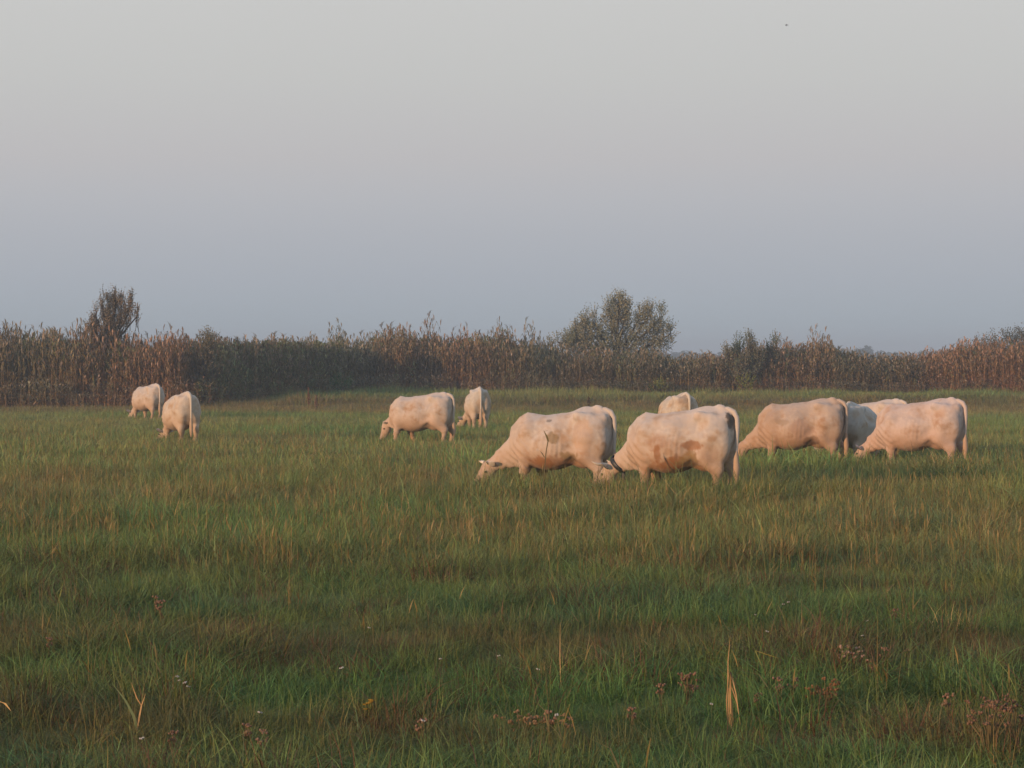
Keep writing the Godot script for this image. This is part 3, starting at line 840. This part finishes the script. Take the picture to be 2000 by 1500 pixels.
	cow({"label": "distant cream cow seen from behind with one ear raised, at the middle left", "u": -0.0136, "d": 82.0, "turn": 8.0, "size": 0.975, "cell": 0.038, "neck": [42.0, 24.0], "head_yaw": 20.0, "legs": [0.0, 0.1, 0.0, 0.05], "coat": Color(0.495, 0.435, 0.37), "horns": 0.4, "belly": 0.5, "stains": [[V.call(-0.86, 0.9, 0.0), Vector3(0.25, 0.13, 0.14), 0.6, Color(0.4, 0.28, 0.18)]]})
	cow({"label": "cow with brown-stained rump standing behind the nearest cow", "u": 0.0645, "d": 67.6, "turn": 17.0, "size": 0.97, "cell": 0.036, "neck": [38.0, 0.0], "legs": [0.0, 0.1, 0.0, 0.05], "coat": Color(0.50, 0.425, 0.345), "belly": 0.5, "stains": [[V.call(-0.8, 1.2, -0.12), Vector3(0.2, 0.16, 0.2), 0.6, Color(0.2, 0.14, 0.10)], [V.call(-0.8, 0.85, -0.2), Vector3(0.14, 0.13, 0.15), 0.55, olive]]})
	cow({"label": "round cream cow seen from behind, nearer of the two at far left", "u": -0.1295, "d": 67.3, "turn": 24.0, "size": 0.975, "cell": 0.036, "neck": [44.0, 6.0], "head_yaw": 20.0, "legs": [0.12, 0.0, 0.06, -0.04], "coat": Color(0.505, 0.425, 0.35), "belly": 0.3, "fat": 1.06, "tail": 0.01})
	cow({"label": "cream cow grazing by the reeds, farther of the two at far left", "u": -0.1425, "d": 97.2, "turn": 38.0, "size": 0.985, "cell": 0.04, "neck": [44.0, -6.0], "head_yaw": 10.0, "legs": [0.1, -0.05, 0.0, 0.08], "coat": Color(0.505, 0.425, 0.36), "belly": 0.4, "fat": 1.04})

func build_grass() -> void:
	var near_a := grass_tuft(64, 0.2, 0.08, 0.25, 0.0058, 1.15, 0.03)
	var near_b := grass_tuft(46, 0.22, 0.12, 0.33, 0.0075, 1.0, 0.05)
	var far_a := grass_tuft(28, 0.36, 0.13, 0.30, 0.013, 0.85, 0.10)
	var sedge := grass_tuft(64, 0.2, 0.08, 0.22, 0.004, 0.5, 0.12)
	var stalks := stalk_tuft(5, 0.2, 0.30, 0.58)
	var T := [[], [], [], [], []]
	var C := [PackedColorArray(), PackedColorArray(), PackedColorArray(), PackedColorArray(), PackedColorArray()]
	var d := 11.5
	while d < 150.0:
		var wide := 0.235 * d + 1.5
		var dens := 44.0 * pow(minf(1.0, 17.0 / d), 1.05) + 1.6
		var step := 0.35 if d < 30.0 else (0.8 if d < 70.0 else 1.6)
		var num := int(2.0 * wide * step * dens)
		for i in num:
			var x := rr(-wide, wide)
			var dd := d + rr(0, step)
			var u := x / dd
			if dd > front(u) + 1.0: continue
			var p := Vector3(x, land(x, -dd), -dd)
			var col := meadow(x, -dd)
			var k := 0
			var s := rr(0.75, 1.25) * (1.0 + 0.55 * n_mid.get_noise_2d(x * 1.5, dd * 1.5 + 80.0) + 0.3 * n_small.get_noise_2d(x, dd + 30.0))
			if dd < 48.0:
				k = 0 if rng.randf() < 0.5 else 1
			else:
				k = 2
			s *= 1.0 + 0.28 * smoothstep(27.0, 36.0, dd) - 0.26 * smoothstep(56.0, 80.0, dd)
			if dd > 37.0 and dd < 56.0 and u > -0.02: s *= 1.2
			if dd > 122.0: s *= 1.0 + 0.9 * clampf(0.3 + 1.6 * n_mid.get_noise_2d(x * 0.9, dd * 0.5 + 300.0), 0.0, 1.0)
			if dd < 26.0: s *= 0.85
			var brown := col.r > col.g
			if dd < 30.0 and brown and rng.randf() < 0.7:
				k = 3
				s *= 1.1
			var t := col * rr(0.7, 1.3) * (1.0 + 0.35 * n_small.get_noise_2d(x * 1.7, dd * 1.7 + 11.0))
			t = t.lerp(t * Color(1.25, 0.96, 0.8), rng.randf() * rng.randf()).lerp(t * Color(0.6, 0.95, 1.15), rng.randf() * rng.randf())
			if k != 3 and rng.randf() < col.a * 0.22: t = Color(0.38, 0.29, 0.13) * rr(0.6, 1.2)
			elif dd < 27.0 and rng.randf() < 0.10 + 0.4 * n_mid.get_noise_2d(x * 2.3, dd * 2.3 + 200.0): t = Color(0.17, 0.10, 0.06) * rr(0.6, 1.2)
			var lean := Basis.from_euler(Vector3(rr(-0.15, 0.15), rr(0, TAU), rr(-0.15, 0.15)))
			T[k].append(Transform3D(lean.scaled(Vector3(s * rr(0.9, 1.3), s, s * rr(0.9, 1.3))), p))
			C[k].append(t)
			# straw stalks, thickest in the dry patches of the middle field
			var want := (0.06 + 0.36 * col.a) if dd < 72.0 else 0.05
			if dd < 25.0: want = 0.006
			if rng.randf() < want:
				var q := rr(0.55, 1.0)
				T[4].append(Transform3D(Basis.from_euler(Vector3(0, rr(0, TAU), 0)).scaled(Vector3(1, rr(0.7, 1.15), 1)), p + Vector3(rr(-0.1, 0.1), 0, rr(-0.1, 0.1))))
				C[4].append(Color(0.37 * q, 0.265 * q, 0.12 * q).lerp(Color(0.17, 0.15, 0.05), rng.randf() * 0.6))
		d += step
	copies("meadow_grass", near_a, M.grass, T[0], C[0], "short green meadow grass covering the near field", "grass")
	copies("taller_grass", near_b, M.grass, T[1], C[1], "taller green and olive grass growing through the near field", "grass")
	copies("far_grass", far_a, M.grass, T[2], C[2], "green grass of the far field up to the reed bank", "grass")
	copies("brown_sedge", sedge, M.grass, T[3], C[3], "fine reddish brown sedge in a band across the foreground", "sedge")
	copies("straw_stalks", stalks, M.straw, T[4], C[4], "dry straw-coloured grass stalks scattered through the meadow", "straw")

# a thin leaf or stem through points, as its own part
func strap(called: String, parent: Node, pts: Array, w: float, col: Color, taper := true) -> void:
	var m := Mesher.new()
	var hw := []
	var cols := []
	for i in pts.size():
		var t := float(i) / (pts.size() - 1)
		hw.append(w * 0.5 * ((0.5 + 1.6 * t * (1.0 - t)) * (1.0 - 0.9 * t * t) if taper else 1.0))
		cols.append(col * (0.9 + 0.2 * t))
	ribbon(m, pts, hw, Vector3(1, 0.1, 0.35).normalized(), cols)
	part(called, m.mesh(), M.straw, parent)

func dry_head_plant(called: String, label: String, at: Vector3, h: float, heads: int, r: float, col: Color, group := "") -> Node3D:
	var root := thing(called, label, "flower", at, rr(0, TAU), group)
	var sm := Mesher.new()
	var hm := Mesher.new()
	for i in heads:
		var a := rr(0, TAU)
		var q := r * sqrt((i + 0.5) / heads)
		var tip := Vector3(cos(a) * q, h * rr(0.6, 1.08) - q * 0.25, sin(a) * q)
		tube(sm, [Vector3(cos(a) * q * 0.1, -0.03, sin(a) * q * 0.1), tip * Vector3(0.45, 0.6, 0.45), tip], [0.003, 0.0025, 0.002], 4, Color(0.17, 0.13, 0.07))
		for j in 5:
			var o := Vector3(rr(-1, 1), rr(-0.4, 0.5), rr(-1, 1)) * 0.016
			ball(hm, tip + o, Vector3(1, rr(0.7, 1.3), 1) * rr(0.005, 0.009), col * rr(0.7, 1.25), 4, 5)
	part("stems", sm.mesh(), M.straw, root)
	part("flower_heads", hm.mesh(), M.straw, root).set_meta("kind", "stuff")
	return root

func weed(label: String, at: Vector3, h: float, col: Color) -> void:
	var root := thing("brown_weed", label, "weed", at, rr(0, TAU))
	var sm := Mesher.new()
	tube(sm, [Vector3(0, -0.05, 0), Vector3(0.01, h * 0.5, 0), Vector3(0.02, h, 0)], [0.014, 0.011, 0.005], 6, col * 0.8)
	part("stem", sm.mesh(), M.bark, root)
	var hm := Mesher.new()
	for i in 90:
		var t := rr(0.25, 1.0)
		var a := rr(0, TAU)
		var q := rr(0.02, 0.13) * (1.15 - t)
		ball(hm, Vector3(cos(a) * q, h * t, sin(a) * q), Vector3(1, 1.4, 1) * rr(0.012, 0.026), col * rr(0.7, 1.3), 3, 5)
	part("seed_spike", hm.mesh(), M.bark, root).set_meta("kind", "stuff")

func build_plants() -> void:
	var straw := Color(0.46, 0.30, 0.15)
	var V := func(x: float, y: float, z: float) -> Vector3: return Vector3(x, y, z)
	var r := thing("straw_clump", "tall pale straw blades standing alone in the right foreground", "grass clump", spot(0.0852, 14.7))
	strap("straw_blade", r, [V.call(0, -0.03, 0), V.call(-0.012, 0.25, 0), V.call(-0.012, 0.40, 0.01), V.call(0.0, 0.55, 0.02)], 0.010, straw * 0.85)
	strap("straw_blade", r, [V.call(0.01, -0.03, 0), V.call(0.0, 0.2, 0.01), V.call(0.002, 0.34, 0.02), V.call(0.03, 0.22, 0.05), V.call(0.055, 0.03, 0.08)], 0.014, straw * 0.85)
	strap("straw_blade", r, [V.call(-0.01, -0.03, 0), V.call(-0.02, 0.18, 0), V.call(-0.004, 0.36, 0.01)], 0.009, straw * 0.75)
	strap("straw_blade", r, [V.call(0.002, 0.27, 0.01), V.call(0.04, 0.16, 0.02), V.call(0.05, 0.08, 0.03)], 0.01, straw * 0.8)
	strap("straw_blade", r, [V.call(0.02, -0.03, 0.0), V.call(0.012, 0.15, 0.0), V.call(-0.015, 0.29, 0.0)], 0.01, straw * 0.9)
	r = thing("reed_shoot", "broad bluish green reed shoot with a bent straw stem, left foreground", "reed", spot(-0.1468, 14.4))
	strap("leaf", r, [V.call(0.02, -0.02, 0), V.call(-0.015, 0.12, 0.01), V.call(-0.06, 0.21, 0.02), V.call(-0.135, 0.31, 0.03)], 0.026, Color(0.13, 0.18, 0.10))
	strap("leaf", r, [V.call(0.02, 0.0, 0), V.call(0.05, 0.06, 0.02), V.call(0.12, 0.03, 0.04)], 0.024, Color(0.11, 0.17, 0.09))
	strap("leaf", r, [V.call(0.0, 0.0, 0), V.call(-0.06, 0.09, 0.02), V.call(-0.14, 0.11, 0.03)], 0.02, Color(0.11, 0.17, 0.08))
	strap("bent_stem", r, [V.call(0.0, 0.02, 0.02), V.call(0.015, 0.10, 0.02), V.call(0.03, 0.18, 0.02), V.call(0.055, 0.25, 0.02)], 0.014, straw)
	strap("bent_stem", r, [V.call(0.03, 0.18, 0.02), V.call(0.005, 0.22, 0.02), V.call(-0.03, 0.315, 0.02)], 0.011, straw * 0.9)
	r = thing("pale_leaf", "curled pale yellow leaf blade at the left edge of the foreground", "leaf", spot(-0.1975, 14.6))
	strap("leaf", r, [V.call(-0.06, 0.19, 0), V.call(-0.01, 0.175, 0.01), V.call(0.03, 0.13, 0.02)], 0.024, Color(0.5, 0.36, 0.18))
	strap("stem", r, [V.call(-0.02, -0.03, -0.02), V.call(-0.05, 0.1, -0.01), V.call(-0.06, 0.19, 0)], 0.008, Color(0.22, 0.2, 0.08), false)
	r = thing("lone_grass", "single upright tan stem in the middle of the foreground", "grass stem", spot(0.0192, 16.4))
	strap("stem", r, [V.call(0.0, -0.03, 0), V.call(-0.008, 0.2, 0), V.call(-0.006, 0.42, 0)], 0.009, straw * 0.85)
	r = thing("fallen_blade", "yellow-green blade lying across the grass right of the straw clump", "grass blade", spot(0.1, 16.4))
	strap("blade", r, [V.call(-0.08, 0.24, 0), V.call(0.0, 0.215, 0.02), V.call(0.085, 0.19, 0.03)], 0.014, Color(0.30, 0.26, 0.07))
	strap("stem", r, [V.call(0.03, -0.03, 0), V.call(-0.03, 0.12, 0), V.call(-0.08, 0.24, 0)], 0.007, Color(0.16, 0.17, 0.06), false)
	# dark reed stalks in front of the two nearest cows
	r = thing("reed_stalk", "thin dark reed stalk with two leaves in front of the mud-patched cow's ribs", "reed", spot(0.0118, 38.2))
	strap("stem", r, [V.call(0.0, -0.03, 0), V.call(0.03, 0.5, 0), V.call(0.06, 0.82, 0), V.call(0.09, 0.98, 0)], 0.016, Color(0.10, 0.09, 0.05), false)
	strap("leaf", r, [V.call(0.09, 0.96, 0), V.call(0.07, 1.03, 0.01), V.call(0.02, 1.13, 0.02)], 0.045, Color(0.13, 0.11, 0.05))
	strap("leaf", r, [V.call(0.03, 1.11, 0.02), V.call(0.08, 1.125, 0.02), V.call(0.14, 1.13, 0.02)], 0.025, Color(0.13, 0.11, 0.05))
	strap("leaf", r, [V.call(0.035, 0.72, 0), V.call(0.0, 0.78, 0), V.call(-0.04, 0.83, 0.0)], 0.025, Color(0.10, 0.09, 0.05))
	r = thing("reed_stalk", "short dark reed stalk in front of the collared cow's foreleg", "reed", spot(0.0532, 37.0))
	strap("stem", r, [V.call(0.0, -0.03, 0), V.call(-0.01, 0.3, 0), V.call(0.0, 0.62, 0)], 0.016, Color(0.10, 0.09, 0.05), false)
	strap("leaf", r, [V.call(0.0, 0.3, 0), V.call(0.06, 0.4, 0), V.call(0.15, 0.36, 0.02)], 0.03, Color(0.22, 0.15, 0.07))
	r = thing("straw_stalk", "leaning straw stalks before the collared cow's belly", "straw", spot(0.0655, 36.6))
	strap("stalk", r, [V.call(-0.05, -0.03, 0), V.call(0.05, 0.22, 0), V.call(0.22, 0.42, 0)], 0.014, straw)
	strap("stalk", r, [V.call(-0.1, -0.03, 0), V.call(-0.02, 0.2, 0), V.call(-0.26, 0.5, 0)], 0.014, straw)
	strap("stalk", r, [V.call(-0.2, -0.03, 0), V.call(-0.19, 0.3, 0), V.call(-0.2, 0.55, 0)], 0.012, straw * 0.8)
	# yellow flowers
	r = thing("yellow_flower", "small plant with yellow leaves and flowers, left of centre in the foreground", "flower", spot(-0.0562, 14.9))
	for i in 6:
		var a := rr(0, TAU)
		var p := Vector3(cos(a) * rr(0.0, 0.04), rr(0.03, 0.16), sin(a) * 0.03)
		var m := Mesher.new()
		for k in 5:
			ball(m, p + Vector3(cos(k * 1.26), 0.2, sin(k * 1.26)) * 0.009, Vector3(0.008, 0.004, 0.008), Color(0.34, 0.20, 0.03), 4, 6)
		part("flower", m.mesh(), M.straw, r)
		strap("stem", r, [Vector3(0, -0.03, 0), p * Vector3(0.5, 0.5, 0.5), p], 0.005, Color(0.14, 0.16, 0.05), false)
	# dried pinkish flower heads
	var pink := Color(0.20, 0.125, 0.085)
	dry_head_plant("dry_flower_clump", "large dark clump of dried pink flower heads, bottom right", spot(0.1868, 13.6), 0.30, 26, 0.13, pink * 0.9)
	dry_head_plant("dry_flower_clump", "dried pink flower clump at the right edge of the foreground", spot(0.1962, 13.8), 0.29, 18, 0.12, pink * 0.9)
	dry_head_plant("dry_flower_clump", "orange-brown dried flower clump right of the straw blades", spot(0.1225, 15.4), 0.20, 26, 0.12, Color(0.24, 0.13, 0.065))
	dry_head_plant("dry_flower_clump", "low buff dried flower clump left of the straw blades", spot(0.0690, 15.6), 0.19, 14, 0.06, pink)
	dry_head_plant("dry_flower_clump", "pale dried flower stems behind the orange-brown clump", spot(0.1325, 16.9), 0.22, 12, 0.12, Color(0.30, 0.20, 0.15))
	dry_head_plant("dry_flower_clump", "spread of pale and rusty dried flowers below the single tan stem", spot(0.0060, 14.6), 0.14, 30, 0.22, Color(0.27, 0.165, 0.09))
	var dry := "small dried pinkish flower head standing in the foreground grass"
	var proto := dry_head_plant("dry_flower", dry, spot(0.1105, 15.7), 0.17, 5, 0.03, pink * 1.2, "small dried flower heads in the foreground")
	for p in [[0.140, 16.6], [0.1035, 15.6], [0.0585, 15.4], [0.1455, 17.2], [0.0965, 15.2], [-0.104, 14.0], [-0.0975, 13.6], [0.0145, 14.2], [0.0225, 14.3], [-0.132, 13.7], [0.171, 14.8], [0.155, 17.4], [-0.1395, 21.2], [-0.137, 20.6], [-0.181, 18.0], [-0.035, 14.0], [0.047, 14.5], [0.15, 20.4]]:
		var c := proto.duplicate() as Node3D
		c.name = numbered("dry_flower")
		add_child(c, true)
		c.position = spot(p[0], p[1])
		c.rotation.y = rr(0, TAU)
		c.scale = Vector3.ONE * rr(0.8, 1.2)
	# tiny white flowers
	var white := "tiny white flower head among the dark foreground grass"
	proto = null
	for p in [[-0.1308, 1350], [-0.1300, 1356], [-0.1276, 1370], [-0.1268, 1371], [-0.1444, 1486], [-0.0988, 1425], [-0.0280, 1312], [-0.0050, 1311], [-0.0664, 1340], [0.0176, 1435], [0.0780, 1400], [0.1060, 1200], [0.1080, 1198], [0.0950, 1212], [0.1390, 1222], [0.1370, 1266], [0.0996, 1262], [0.0100, 1336], [-0.0560, 1246], [-0.0350, 1440]]:
		var c: Node3D
		if proto == null:
			proto = thing("white_flower", white, "flower", Vector3.ZERO, 0.0, "tiny white flowers in the foreground")
			var sm := Mesher.new()
			tube(sm, [Vector3(0, -0.03, 0), Vector3(0.01, 0.06, 0), Vector3(0.0, 0.15, 0.0)], [0.002, 0.002, 0.0015], 4, Color(0.12, 0.14, 0.06))
			part("stem", sm.mesh(), M.straw, proto)
			var hm := Mesher.new()
			for k in 4:
				ball(hm, Vector3(rr(-0.008, 0.008), 0.15 + rr(-0.004, 0.006), rr(-0.008, 0.008)), Vector3(0.005, 0.0045, 0.005), Color(0.40, 0.39, 0.37), 4, 6)
			part("flower_head", hm.mesh(), M.straw, proto)
			c = proto
		else:
			c = proto.duplicate() as Node3D
			c.name = numbered("white_flower")
			add_child(c, true)
		c.position = spot(p[0], 10500.0 / (p[1] - 712.0 + 25.0))
		c.rotation.y = rr(0, TAU)
		c.scale = Vector3.ONE * rr(0.9, 1.3)
	# weeds and low bushes at the foot of the reeds
	weed("tall brown seeding weed before the reeds, left of the clean cream cow", spot(-0.0795, 118.0), 1.05, Color(0.16, 0.09, 0.055))
	weed("lower brown weed just right of the tall seeding weed", spot(-0.0765, 117.0), 0.7, Color(0.17, 0.10, 0.06))
	weed("dark thin weed on the bank above the back of the mud-patched cow", spot(0.0300, 112.0), 0.7, Color(0.08, 0.06, 0.04))
	var lime := Color(0.17, 0.20, 0.045)
	bush("low_bush", "yellow-green low bush at the foot of the wider dark shrub", spot(0.0912, 137.3), 0.15, 0.02, [[Vector3(0, 0.4, 0), Vector3(0.4, 0.4, 0.35), 1.0]], 260, 0.09, lime, lime * 0.7, 0.5)
	bush("low_bush", "yellow-green low bush at the reed foot beneath the willow", spot(0.0565, 137.8), 0.15, 0.02, [[Vector3(0, 0.35, 0), Vector3(0.5, 0.35, 0.35), 1.0]], 220, 0.09, lime, lime * 0.6, 0.5)
	bush("low_bush", "bright green low bush at the reed foot, left of the clean cream cow", spot(-0.0665, 135.5), 0.15, 0.02, [[Vector3(0, 0.45, 0), Vector3(0.5, 0.45, 0.35), 1.0]], 260, 0.09, Color(0.08, 0.15, 0.045), Color(0.07, 0.11, 0.04), 0.5)

func build_bird() -> void:
	var root := thing("bird", "tiny dark bird flying high in the sky at upper right", "bird", Vector3(12.86, 18.0, -120.0), 0.4)
	var b := Mesher.new()
	tube(b, [Vector3(-0.07, 0, 0), Vector3(-0.045, 0.005, 0), Vector3(0, 0, 0), Vector3(0.045, 0, 0), Vector3(0.1, 0.0, 0)], [0.004, 0.015, 0.02, 0.012, 0.004], 8, Color(0.06, 0.06, 0.055))
	part("body", b.mesh(), M.bark, root)
	for s in [-1.0, 1.0]:
		var w := Mesher.new()
		tube(w, [Vector3(-0.01, 0.005, 0), Vector3(-0.02, 0.02, s * 0.045), Vector3(0.005, -0.005, s * 0.085), Vector3(0.05, -0.05, s * 0.11)], [0.022, 0.026, 0.02, 0.004], 8, Color(0.06, 0.06, 0.055), 0.12, Vector3.UP)
		part("wing", w.mesh(), M.bark, root)
